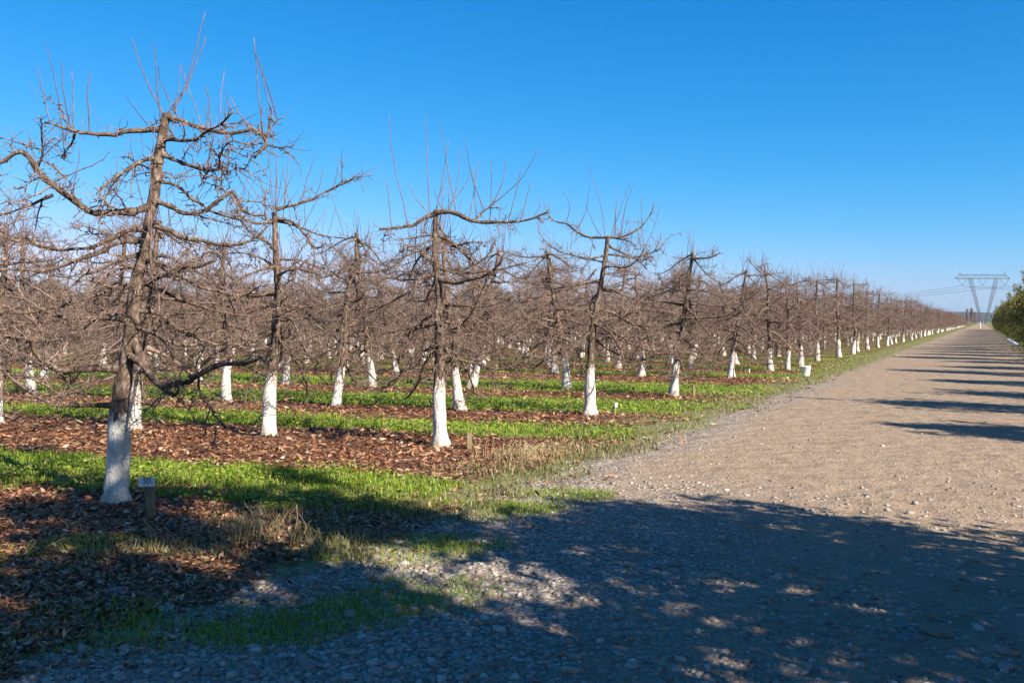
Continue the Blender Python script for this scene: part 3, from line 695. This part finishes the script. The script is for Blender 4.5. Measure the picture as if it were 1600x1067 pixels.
for (tx, bx_) in ((1516, 1534.5), (1557, 1539.5)):
    tb = Tubes(); lattice(tb, (dx(bx_), 0, 0), (dx(tx), 0, pz(435)), .8, 2.0, 18, np.array([0, 1.0, 0])); link('mast', tb.mesh('mast', STEEL, False), pyl)
tb = Tubes()
zt, zb = pz(429.5), pz(435.2)
for yo in (-1.1, 1.1):
    tb.add([(dx(1500), yo, zt), (dx(1570), yo, zt)], .17, 4); tb.add([(dx(1493), yo * .5, zb), (dx(1500), yo, zb), (dx(1570), yo, zb), (dx(1578), yo * .5, zb)], .19, 4)
    tb.add([(dx(1493), yo * .5, zb), (dx(1500), yo, zt)], .13, 4); tb.add([(dx(1578), yo * .5, zb), (dx(1570), yo, zt)], .13, 4)
    xs_ = np.linspace(1500, 1570, 19)
    for k in range(18):
        a_, b_ = (zt, zb) if k % 2 else (zb, zt); tb.add([(dx(xs_[k]), yo, a_), (dx(xs_[k + 1]), yo, b_)], .09, 3)
for x in np.linspace(1500, 1570, 10):
    for z in (zt, zb): tb.add([(dx(x), -1.1, z), (dx(x), 1.1, z)], .08, 3)
for x in (1500, 1570): tb.add([(dx(x - 1.5), -.6, zt), (dx(x), 0, pz(425)), (dx(x + 1.5), .6, zt)], .12, 4)
link('crossarm', tb.mesh('crossarm', STEEL, False), pyl)
hang = []
for a_, m_, b_ in ((1496, 1503.5, 1511), (1528, 1535.5, 1543.5), (1562, 1570, 1577)):
    tb = Tubes()
    for q in (a_, b_):
        P = np.linspace((dx(q), 0, zb), (dx(m_), 0, pz(446.5)), 30); tb.add(P, [.11 if k % 2 else .22 for k in range(30)], 6)
    link('insulator_string', tb.mesh('insulator_string', GLASS), pyl); hang.append((dx(m_) + (1537 - CX) * pxm, pz(447)))
tb = Tubes()
for sx in (-1, 1):
    for sy in (-1, 1): tb.add([(sx * 9.5, 0, zb), (sx * 17, sy * 16, 0)], .03, 3)
link('guy_wire', tb.mesh('guy_wire', STEEL), pyl)
for i, (hx, hz) in enumerate(hang):
    tb = Tubes()
    for (ux, uy, L_) in ((-.5, .866, 400.0), (.5, -.866, 330.0)):
        for off in (-.22, .22):
            k = np.linspace(0, 1, 40); z = hz - 11 * 4 * k * (1 - k) * .9
            tb.add(np.stack([hx + ux * L_ * k, PY + uy * L_ * k, z + off], -1), .045, 4)
    tagit(link('power_cable', tb.mesh('power_cable', STEEL)), 'thin sagging power cable hung from the steel pylon', 'cable', 'cables on the pylon')

# white marker post at the road end, bare poplars beyond
WHITE, nt, b = mat('white_enamel', .6, .3); n = N(nt); tcs = n.new('ShaderNodeTexCoord').outputs['Object']
n.put(b.inputs['Base Color'], n.ramp(n.noise(tcs, 9, 4), [(.3, (.70, .69, .66)), (.6, (.82, .82, .80))]))
X, Y = px(1532, 513.2)
tb = Tubes(); tb.add([(0, 0, -.1), (0, 0, 1.5), (0, 0, 1.6)], [.08, .07, .03], 8); o = link('marker_post', tb.mesh('marker_post', WHITE)); o.location = (X, Y, 0)
tagit(o, 'slim white marker post at the far end of the road', 'post')
def make_poplar(seed):
    rng = np.random.RandomState(seed); tr = Tubes(); cr = Tubes()
    tr.add([(0, 0, -.2), (.1, 0, 4), (0, .1, 9), (0, 0, 12)], [.16, .12, .07, .03], 6)
    for i in range(110):
        z = rng.uniform(1.0, 11); a = rng.uniform(0, 6.28); l = rng.uniform(1.2, 3.2) * (1 - .5 * z / 12)
        P = wander(np.array([0, 0, z]), np.array([math.cos(a) * 1.0, math.sin(a) * 1.0, 1]), l, 4, rng, .12, lambda q: np.array([0, 0, .1])); cr.add(P, np.linspace(.07, .035, 5), 3)
        for k in range(7):
            p = P[rng.randint(1, 5)]; cr.add(wander(p, rng.randn(3) + [0, 0, 1.2], rng.uniform(.4, 1.1), 2, rng, .2, lambda q: np.array([0, 0, .1])), np.linspace(.045, .03, 3), 3)
    return tr.mesh('trunk', TWIG), cr.mesh('crown', SHOOT)
PV = [make_poplar(s_) for s_ in (1, 2)]
for i, (x, Yp) in enumerate([(1504, 600), (1511, 560), (1518, 575), (1523, 590), (1498, 610), (1490, 620), (1528, 640), (1480, 640)]):
    t = empty('bare_tree', ((x - CX) / FPX * Yp, Yp, 0), i * 1.3, [.62, .82, .9, .7, .5, .45, .5, .4][i]); tagit(t, 'tall reddish bare tree beyond the end of the orchard', 'tree', 'bare trees beyond the orchard')
    link('trunk', PV[i % 2][0], t); link('crown', PV[i % 2][1], t)

# ------------------------------------------------------------------ stakes, bucket
WOOD, nt, b = mat('weathered_wood', .85, .15); n = N(nt); tcs = n.new('ShaderNodeTexCoord').outputs['Object']
mp = n.new('ShaderNodeMapping'); n.put(mp.inputs[0], tcs); mp.inputs['Scale'].default_value = (1, 1, .12)
wv = n.noise(mp.outputs[0], 90, 4, .6); n.put(b.inputs['Base Color'], n.ramp(wv, [(.3, (.16, .115, .06)), (.55, (.30, .225, .125)), (.75, (.40, .32, .20))])); n.put(b.inputs['Normal'], n.bump(wv, .6, .01))
PLATE, nt, b = mat('painted_plate', .7, .2); n = N(nt); tcs = n.new('ShaderNodeTexCoord').outputs['Object']
n.put(b.inputs['Base Color'], n.ramp(n.noise(tcs, 40, 4), [(.3, (.42, .40, .36)), (.5, (.66, .65, .62)), (.7, (.74, .74, .72))]))
INK, nt, b = mat('blue_ink', .7, .2); n = N(nt); tcs = n.new('ShaderNodeTexCoord').outputs['Object']
n.put(b.inputs['Base Color'], n.ramp(n.noise(tcs, 60, 3), [(.3, (.10, .12, .22)), (.7, (.24, .26, .36))]))
def bevel_box(name, sx, sy, z0, z1, m, taper=1.0, bev=.004, skew=(0, 0)):
    import bmesh
    bm = bmesh.new(); bmesh.ops.create_cube(bm, size=1)
    for v in bm.verts:
        f = v.co.z + .5; k = taper + (1 - taper) * f
        v.co.x = v.co.x * sx * k + skew[0] * f; v.co.y = v.co.y * sy * k + skew[1] * f; v.co.z = z0 + (z1 - z0) * f
    bmesh.ops.bevel(bm, geom=bm.edges[:], offset=bev, segments=2, affect='EDGES')
    me_ = bpy.data.meshes.new(name); bm.to_mesh(me_); bm.free(); me_.materials.append(m); return me_
def stake(x, y, w, h, lab, plate=None, rz=0.0, ink=False, skew=(0, 0)):
    X, Y = px(x, y); t = empty('wooden_stake', (X, Y, 0), rz); tagit(t, lab, 'stake')
    link('post', bevel_box('post', w, w * .62, -.08, h, WOOD, .78, .004, skew), t)
    if plate:
        pw, phh = plate
        p = link('number_plate', bevel_box('number_plate', pw, .018, h - .015, h - .015 + phh, PLATE, 1.0, .003), t); p.location = (skew[0] + .012, -w * .31 - .012 + skew[1], 0); p.rotation_euler = (0, R(-3), 0)
        if ink:
            cu = bpy.data.curves.new('number', 'FONT'); cu.body = '50'; cu.size = phh * 1.0; cu.align_x = 'CENTER'; cu.extrude = .0008; cu.offset = .0012; cu.shear = .15
            tmp = bpy.data.objects.new('number', cu); COL.objects.link(tmp)
            dg = bpy.context.evaluated_depsgraph_get(); me_ = bpy.data.meshes.new_from_object(tmp.evaluated_get(dg)); bpy.data.objects.remove(tmp)
            me_.materials.clear(); me_.materials.append(INK)
            q = link('number', me_, p); q.location = (.006, -.0105, h + phh * .12); q.rotation_euler = (R(90), 0, 0)
    return t
stake(237, 812, .075, .29, 'short wooden stake with white plate numbered in blue beside the shaded trunk', (.14, .072), R(-12), True, (-.02, 0))
stake(733, 701, .07, .20, 'bare short wooden stake beside the tree with flat top limbs', None, R(10))
stake(960, 650, .055, .17, 'short stake with small white plate beside the leaning tree', (.085, .075), R(55))
stake(1084, 619, .06, .24, 'thin wooden stake beside the straight row-end tree', None, R(20))
stake(1169, 593, .07, .20, 'dark stake with pale plate beside the blotched tree', (.085, .11), R(65))
stake(1221, 580, .08, .17, 'low dark stake between two trunks near the white bucket', None, R(40))
# bucket
X, Y = px(1258, 587.5); bk = empty('white_bucket', (X, Y, 0), R(20)); tagit(bk, 'white plastic bucket with handle standing on grass at a row end', 'bucket')
tb = Tubes(); prof = [(.10, .004), (.128, .0), (.132, .012), (.158, .27), (.168, .275), (.168, .295), (.160, .30), (.150, .29), (.124, .02), (.0, .016)]
k = 28; V = []; F = []
for r_, z in prof: V += [(r_ * math.cos(a), r_ * math.sin(a), z) for a in np.arange(k) * 2 * math.pi / k]
for i in range(len(prof) - 1):
    for j in range(k): F.append((i * k + j, i * k + (j + 1) % k, (i + 1) * k + (j + 1) % k, (i + 1) * k + j))
link('shell', mesh_np('shell', V, [F], WHITE, True), bk)
a = np.linspace(0, math.pi, 15); tb.add(np.stack([.165 * np.cos(a), .05 * np.sin(a), .285 + .15 * np.sin(a)], -1), .006, 6); link('handle', tb.mesh('handle', STEEL), bk)
tb = Tubes(); tb.add([(.02, 0, .03), (.12, .0, .27), (.21, .02, .46)], [.012, .011, .008], 6); o = link('wooden_stick', tb.mesh('wooden_stick', WOOD)); o.location = (X, Y, 0)
tagit(o, 'thin pale stick leaning in the white bucket', 'stick')

# ------------------------------------------------------------------ loose things on the ground
def in_view(X, Y, m=.4): 
    u = CX + FPX * X / np.maximum(Y, .1); return (Y > 3.7) & (u > -m * FPX / np.maximum(Y, 1)) & (u < 1600 + m * FPX / np.maximum(Y, 1))
def scatter(n_, y0, y1, power=2.0):
    """points spread over the visible ground, denser near the camera"""
    Y = (y0 ** (1 - power) + rs.rand(n_) * (y1 ** (1 - power) - y0 ** (1 - power))) ** (1 / (1 - power)) if power != 1 else y0 * (y1 / y0) ** rs.rand(n_)
    X = (rs.rand(n_) * 1700 - 50 - CX) / FPX * Y
    return X, Y
def wob(X, Y): return (vnoise(X * .9 + 40, Y * .9 + 40) - .5) * .7 + (vnoise(X * 3.5, Y * 3.5) - .5) * .4

# fallen leaves (mulch strips)
MULCH = leaf_material('fallen_leaf', [(0, (.05, .026, .017)), (.3, (.155, .07, .037)), (.6, (.31, .14, .064)), (.85, (.43, .225, .115)), (1, (.52, .40, .27))], .15)
X, Y = scatter(230000, 4.0, 34, 1.7); s_, t_ = st(X, Y); w_ = wob(X, Y)
keep = (~is_grass(t_ + w_ * .8)) & (s_ + w_ * 1.5 < -5.0 - .4 * (rs.rand(len(X)))) & (vnoise(X * 1.7, Y * 1.7) + .55 * rs.rand(len(X)) > .5)
stray = (s_ + w_ < -3.9) & (rs.rand(len(X)) < .06)
near_a = (t_ < 7.6) & (s_ < -4.3 + w_) & (rs.rand(len(X)) < .65)
m_ = keep | stray | near_a; X, Y = X[m_], Y[m_]; n_ = len(X)
def leaf_cards(X, Y, lmin, lmax, zmax, wid=.6):
    n_ = len(X); a = rs.uniform(0, 6.28, n_); l = rs.uniform(lmin, lmax, n_) * .5; l = l * np.clip(.38 + Y / 16, .6, 1.6); w = l * rs.uniform(wid * .5, wid, n_)
    tilt = rs.randn(n_) * .24; roll = rs.randn(n_) * .5; curl = rs.uniform(-.3, .6, n_)
    d = np.stack([np.cos(a) * np.cos(tilt), np.sin(a) * np.cos(tilt), np.sin(tilt)], -1)
    sd = np.stack([-np.sin(a) * np.cos(roll), np.cos(a) * np.cos(roll), np.sin(roll)], -1)
    up = np.cross(d, sd); c = np.stack([X, Y, rs.uniform(.006, zmax, n_) + np.abs(np.sin(tilt)) * l * .6], -1)
    L = l[:, None]; W = w[:, None]; K = (curl * l)[:, None]
    P0 = c - d * L + up * K; P1 = c + sd * W + up * K * .4; P2 = c + d * L + up * K; P3 = c - sd * W + up * K * .4
    V = np.stack([P0, P1, P2, P3], 1).reshape(-1, 3); b0 = np.arange(n_)[:, None] * 4
    F = np.concatenate([b0 + [0, 1, 3], b0 + [1, 2, 3]]); return V, F
V, F = leaf_cards(X, Y, .025, .10, .025, .5)
tagit(link('fallen_leaves', mesh_np('fallen_leaves', V, [F], MULCH)), 'thick brown litter of fallen leaves along the tree rows', 'leaves', kind='stuff')

# grass
GRS = leaf_material('grass_blade', [(0, (.08, .13, .014)), (.35, (.19, .29, .022)), (.75, (.31, .42, .04)), (.9, (.38, .41, .08)), (1, (.48, .41, .20))], .35)
DRY = leaf_material('dry_grass_blade', [(0, (.16, .17, .05)), (.5, (.28, .25, .10)), (1, (.45, .38, .22))], .3)
def blades(X, Y, hmin, hmax, w0, lean=.5):
    n_ = len(X); a = rs.uniform(0, 6.28, n_); h = rs.uniform(hmin, hmax, n_) * (.45 + 1.1 * vnoise(X * 4 + 3, Y * 4 + 5)); w = w0 * rs.uniform(.6, 1.4, n_) * (1 + Y / 22)
    ld = np.stack([np.cos(a), np.sin(a)], -1) * (lean * h * rs.rand(n_))[:, None]
    b_ = rs.uniform(0, 6.28, n_); wd = np.stack([np.cos(b_) * w, np.sin(b_) * w], -1)
    z = np.zeros(n_)
    P0 = np.stack([X - wd[:, 0], Y - wd[:, 1], z], -1); P1 = np.stack([X + wd[:, 0], Y + wd[:, 1], z], -1)
    P2 = np.stack([X + ld[:, 0] * .4 + wd[:, 0] * .8, Y + ld[:, 1] * .4 + wd[:, 1] * .8, h * .6], -1); P3 = np.stack([X + ld[:, 0] * .4 - wd[:, 0] * .8, Y + ld[:, 1] * .4 - wd[:, 1] * .8, h * .6], -1)
    P4 = np.stack([X + ld[:, 0], Y + ld[:, 1], h], -1)
    V = np.stack([P0, P1, P2, P3, P4], 1).reshape(-1, 3); i = np.arange(n_)[:, None] * 5
    return V, [i + [0, 1, 2, 3], i + [3, 2, 4]]
X, Y = scatter(420000, 6.2, 46, 1.55); s_, t_ = st(X, Y); w_ = wob(X, Y)
m_ = is_grass(t_ + w_ * .8) & (s_ + w_ * 1.6 < -5.0) & (vnoise(X * 2.2 + 7, Y * 2.2) * .6 + vnoise(X * 6 + 7, Y * 6) * .4 + .4 * rs.rand(len(X)) > .55)
patches = [(620, 862, .42), (700, 850, .3), (20, 880, .5), (130, 855, .25), (640, 930, .35), (250, 975, .45), (120, 985, .4), (420, 990, .25), (540, 960, .3), (820, 795, .25), (700, 800, .5), (600, 790, .5), (880, 775, .3)]
PX, PYY = [], []
for (x, y, r_) in patches:
    cx_, cy_ = px(x, y); k_ = 3200
    rr = r_ * np.sqrt(rs.rand(k_)) * 1.2; aa = rs.uniform(0, 6.28, k_); qx, qy = cx_ + rr * np.cos(aa) * 1.4, cy_ + rr * np.sin(aa)
    ok = rs.rand(k_) > (rr / (r_ * 1.25)) ** 2 * .9
    PX.append(qx[ok]); PYY.append(qy[ok])
X, Y = X[m_], Y[m_]
V, F = blades(X, Y, .015, .07, .0038)
V2, F2 = blades(np.concatenate(PX), np.concatenate(PYY), .012, .055, .0017, .9); o2 = len(V)
V = np.concatenate([V, V2]); F = F + [f + o2 for f in F2]
tagit(link('grass', mesh_np('grass', V, F, GRS)), 'short bright green grass in strips between the tree rows', 'grass', kind='stuff')
# small broad weeds within the grass strips
X, Y = scatter(120000, 6.2, 40, 1.6); s_, t_ = st(X, Y); w_ = wob(X, Y)
m_ = is_grass(t_ + w_ * .8) & (s_ + w_ * 1.6 < -5.2) & (vnoise(X * 1.3 + 3, Y * 1.3 + 8) + .3 * rs.rand(len(X)) > .5); X, Y = X[m_], Y[m_]
V, F = leaf_cards(X, Y, .03, .065, .10)
tagit(link('clover', mesh_np('clover', V, [F], GRS)), 'low leafy clover and weeds mixed into the grass strips', 'weeds', kind='stuff')
# dry verge grass along the road edge
X, Y = scatter(150000, 6.0, 60, 1.35); s_, t_ = st(X, Y); w_ = wob(X, Y)
m_ = ((s_ + w_ * 1.3 > -6.2) & (s_ + w_ * 1.3 < -4.3) & (vnoise(X * 1.9 + 20, Y * 1.9) + .4 * rs.rand(len(X)) > .5)) | ((s_ > 1.6) & (s_ < 5) & (Y > 25)); X, Y = X[m_], Y[m_]
V, F = blades(X, Y, .02, .09, .0035, .8)
tagit(link('verge_grass', mesh_np('verge_grass', V, F, DRY)), 'thin yellowish dry grass along the road verge', 'grass', kind='stuff')
# straw stalks
STRAW, nt, b = mat('straw', .8, .2); n = N(nt); ri = n.new('ShaderNodeNewGeometry').outputs['Random Per Island']; n.put(b.inputs['Base Color'], n.ramp(ri, [(0, (.22, .15, .07)), (.6, (.48, .36, .19)), (1, (.62, .50, .30))]))
def straw(x, y, n_, sx, sy, h, lab):
    cx_, cy_ = px(x, y); tb = Tubes()
    for i in range(n_):
        p = np.array([rs.randn() * sx, rs.randn() * sy, -.01]); hh = h * rs.uniform(.4, 1.1); q = p + [rs.randn() * .03, rs.randn() * .03, hh * .6]; r2 = q + [rs.randn() * .06, rs.randn() * .06, hh * .4 * rs.choice([1, 1, -.3])]
        tb.add([p, q, r2], [.0032, .0028, .0015], 3)
    o = link('straw_tuft', tb.mesh('straw_tuft', STRAW)); o.location = (cx_, cy_, 0); tagit(o, lab, 'dry grass', kind='stuff')
straw(805, 722, 170, .20, .10, .27, 'pale dry straw tuft at the end of the mulch strip by the bare stake')
straw(870, 712, 60, .14, .10, .19, 'sparser dry straw tuft at the gravel edge past the pale tuft')
straw(395, 842, 80, .24, .12, .27, 'dark shaded tuft of dry stalks on mulch right of the number plate')
straw(130, 858, 45, .25, .12, .2, 'thin scattering of dry stalks in mulch before the shaded trunk')
straw(785, 615, 40, .3, .15, .2, 'dry stalks in mulch between the leaning tree and its neighbour')

# gravel stones
PEB, nt, b = mat('gravel_stone', .85, .25); n = N(nt); ri = n.new('ShaderNodeNewGeometry').outputs['Random Per Island']
tcs = n.new('ShaderNodeTexCoord').outputs['Object']
pc = n.ramp(ri, [(0, (.18, .15, .12)), (.3, (.31, .26, .21)), (.6, (.42, .36, .295)), (.85, (.49, .42, .345)), (1, (.62, .56, .49))])
n.put(b.inputs['Base Color'], n.mix(n.step(n.noise(tcs, 30, 4), .4, .8), pc, (.30, .24, .18)))
g_ = (1 + 5 ** .5) / 2
ICO = np.array([(-1, g_, 0), (1, g_, 0), (-1, -g_, 0), (1, -g_, 0), (0, -1, g_), (0, 1, g_), (0, -1, -g_), (0, 1, -g_), (g_, 0, -1), (g_, 0, 1), (-g_, 0, -1), (-g_, 0, 1)]) / math.sqrt(1 + g_ * g_)
ICF = np.array([(0, 11, 5), (0, 5, 1), (0, 1, 7), (0, 7, 10), (0, 10, 11), (1, 5, 9), (5, 11, 4), (11, 10, 2), (10, 7, 6), (7, 1, 8), (3, 9, 4), (3, 4, 2), (3, 2, 6), (3, 6, 8), (3, 8, 9), (4, 9, 5), (2, 4, 11), (6, 2, 10), (8, 6, 7), (9, 8, 1)])
def pebbles(X, Y, S):
    n_ = len(X); V = ICO[None] * (1 + .22 * rs.randn(n_, 12, 1)); sc = np.stack([S * rs.uniform(.8, 1.5, n_), S * rs.uniform(.7, 1.1, n_), S * rs.uniform(.4, .8, n_)], -1)
    V = V * sc[:, None]; a = rs.uniform(0, 6.28, n_); c, s = np.cos(a)[:, None], np.sin(a)[:, None]
    V = np.stack([V[..., 0] * c - V[..., 1] * s, V[..., 0] * s + V[..., 1] * c, V[..., 2]], -1)
    V += np.stack([X, Y, S * .22], -1)[:, None]
    return V.reshape(-1, 3), (ICF[None] + np.arange(n_)[:, None, None] * 12).reshape(-1, 3)
X, Y = scatter(95000, 3.8, 26, 2.1); s_, t_ = st(X, Y); w_ = wob(X, Y)
den = np.where(s_ < np.where(t_ < 10, -2.6, -3.3), .9, np.where(t_ < 9, .5 - .12 * (s_ + 2.6), .24)) * (.35 + 1.1 * vnoise(X * 2 + 60, Y * 2))
m_ = (s_ + w_ * 1.2 > -4.7) & (s_ < 3) & (rs.rand(len(X)) < den * .62); X, Y = X[m_], Y[m_]
S = .004 + .013 * rs.rand(len(X)) ** 1.9 + .012 * (rs.rand(len(X)) < .04)
V, F = pebbles(X, Y, S * (1 + .3 * (Y < 9)))
tagit(link('gravel', mesh_np('gravel', V, [F], PEB)), 'loose grey gravel scattered over the road and its edge', 'gravel', kind='stuff')

# single larger stones
def stone_mesh(seed):
    import bmesh
    rng = np.random.RandomState(seed); bm = bmesh.new(); bmesh.ops.create_icosphere(bm, subdivisions=3, radius=1)
    ph = rng.uniform(0, 6, 9)
    for v in bm.verts:
        c = v.co; f = 1 + .13 * math.sin(2.1 * c.x + ph[0]) + .12 * math.sin(2.6 * c.y + ph[1]) + .1 * math.sin(3.3 * c.z + ph[2] + c.x * 2) + .05 * math.sin(6 * c.x + 5 * c.y + ph[3])
        v.co = (c.x * f, c.y * f * .75, c.z * f * .5)
    me_ = bpy.data.meshes.new('stone'); bm.to_mesh(me_); bm.free(); me_.polygons.foreach_set('use_smooth', [True] * len(me_.polygons)); return me_
def stone_mat(name, a, c):
    m, nt, b = mat(name, .85, .2); n = N(nt); tcs = n.new('ShaderNodeTexCoord').outputs['Object']; q = n.noise(tcs, 2.5, 6, .65)
    n.put(b.inputs['Base Color'], n.ramp(q, [(.3, a), (.7, c)])); n.put(b.inputs['Normal'], n.bump(q, .5, .15)); return m
SM = [stone_mat('grey_stone', (.16, .155, .15), (.36, .35, .33)), stone_mat('pale_stone', (.34, .32, .29), (.56, .53, .48)), stone_mat('tan_stone', (.25, .19, .13), (.42, .34, .25))]
SMS = []
for i in range(9):
    me_ = stone_mesh(i); me_.materials.append(SM[i % 3]); SMS.append(me_)
big = [((201, 829), .075, 1, 'flat pale stone on the mulch before the shaded trunk'), ((188, 925), .085, 0, 'large flat grey stone in the leaf litter below the pale flat stone'),
       ((48, 978), .06, 0, 'grey stone in grass at the leaf litter border, paired with rounder stone'), ((136, 976), .065, 0, 'rounded blue-grey stone in the near grass'), ((62, 888), .035, 2, 'small tan stone in the leaf litter'),
       ((254, 951), .08, 1, 'long pale stone between leaf litter and gravel'), ((262, 963), .06, 0, 'grey stone touching the long pale stone'), ((515, 812), .075, 1, 'flat pale stone at the edge of grass and gravel'),
       ((565, 839), .055, 1, 'rounded pale stone beside the near grass patch'), ((376, 921), .06, 1, 'rounded whitish stone among leaves at the gravel edge'), ((440, 940), .04, 0, 'blue-grey stone on gravel beyond the leaf litter'),
       ((570, 913), .045, 1, 'upright pale stone on the gravel in front of the grass patch'), ((1465, 990), .085, 2, 'large half-buried stone in the road surface'), ((1425, 998), .07, 0, 'flat stone next to the half-buried stone in the road'), ((1418, 980), .05, 0, 'small stone just behind the flat road stone')]
for (p_, r_, k_, lab) in big:
    X, Y = px(*p_); o = link('stone', SMS[k_ + 3 * rs.randint(3)]); o.location = (X, Y, r_ * .08); o.scale = (r_ * 1.1, r_ * 1.0, r_ * .6); o.rotation_euler = (0, 0, rs.uniform(-.5, .5)); tagit(o, lab, 'stone')
for i in range(90):
    x, y = rs.uniform(0, 1600), rs.uniform(800, 1066); X, Y = px(x, y); s_, t_ = st(X, Y)
    r_ = rs.uniform(.018, .042)
    o = link('stone', SMS[rs.randint(9)]); o.location = (X, Y, r_ * .2); o.scale = (r_,) * 3; o.rotation_euler = (0, 0, rs.uniform(0, 6.28))
    if s_ > -4.6: tagit(o, 'small loose stone lying on the gravel road', 'stone', 'loose stones on the road')
    else: tagit(o, 'small loose stone lying in leaf litter and grass', 'stone', 'loose stones in the leaf litter')

# ------------------------------------------------------------------ haze
hz = bpy.data.materials.new('haze'); hz.use_nodes = True; nt = hz.node_tree; nt.nodes.clear()
pv_ = nt.nodes.new('ShaderNodeVolumePrincipled'); pv_.inputs['Color'].default_value = (.78, .86, 1.0, 1); pv_.inputs['Density'].default_value = .5e-4; pv_.inputs['Anisotropy'].default_value = .2
oo = nt.nodes.new('ShaderNodeOutputMaterial'); nt.links.new(pv_.outputs[0], oo.inputs['Volume'])
x0, x1, y0, y1, z0, z1 = -9100, 9100, -300, 9100, -2.0, 80.0
V = [(x, y, z) for z in (z0, z1) for y in (y0, y1) for x in (x0, x1)]
F = [(0, 2, 3, 1), (4, 5, 7, 6), (0, 1, 5, 4), (2, 6, 7, 3), (0, 4, 6, 2), (1, 3, 7, 5)]
tagit(link('haze', mesh_np('haze', V, [F], hz)), 'thin pale haze in the air over the orchard', 'haze', kind='stuff')

# ------------------------------------------------------------------ real-world reflectance: exposure above is set for these darker base colours
for m in bpy.data.materials:
    if not m.use_nodes or m.name == 'haze': continue
    k_ = .95 if m.name in ('lime_whitewash', 'white_enamel', 'white_plastic_sheet', 'painted_plate') else (.90 if m.name in ('fallen_leaf', 'grass_blade') else .72)
    nt = m.node_tree
    for nd in list(nt.nodes):
        if nd.type not in ('BSDF_PRINCIPLED', 'BSDF_TRANSLUCENT'): continue
        sk = nd.inputs[0]
        if sk.is_linked:
            src_ = sk.links[0].from_socket; mx = nt.nodes.new('ShaderNodeMix'); mx.data_type = 'RGBA'; mx.blend_type = 'MULTIPLY'; mx.inputs[0].default_value = 1.0
            mx.inputs[7].default_value = (k_, k_, k_, 1); nt.links.new(src_, mx.inputs[6]); nt.links.new(mx.outputs[2], sk)
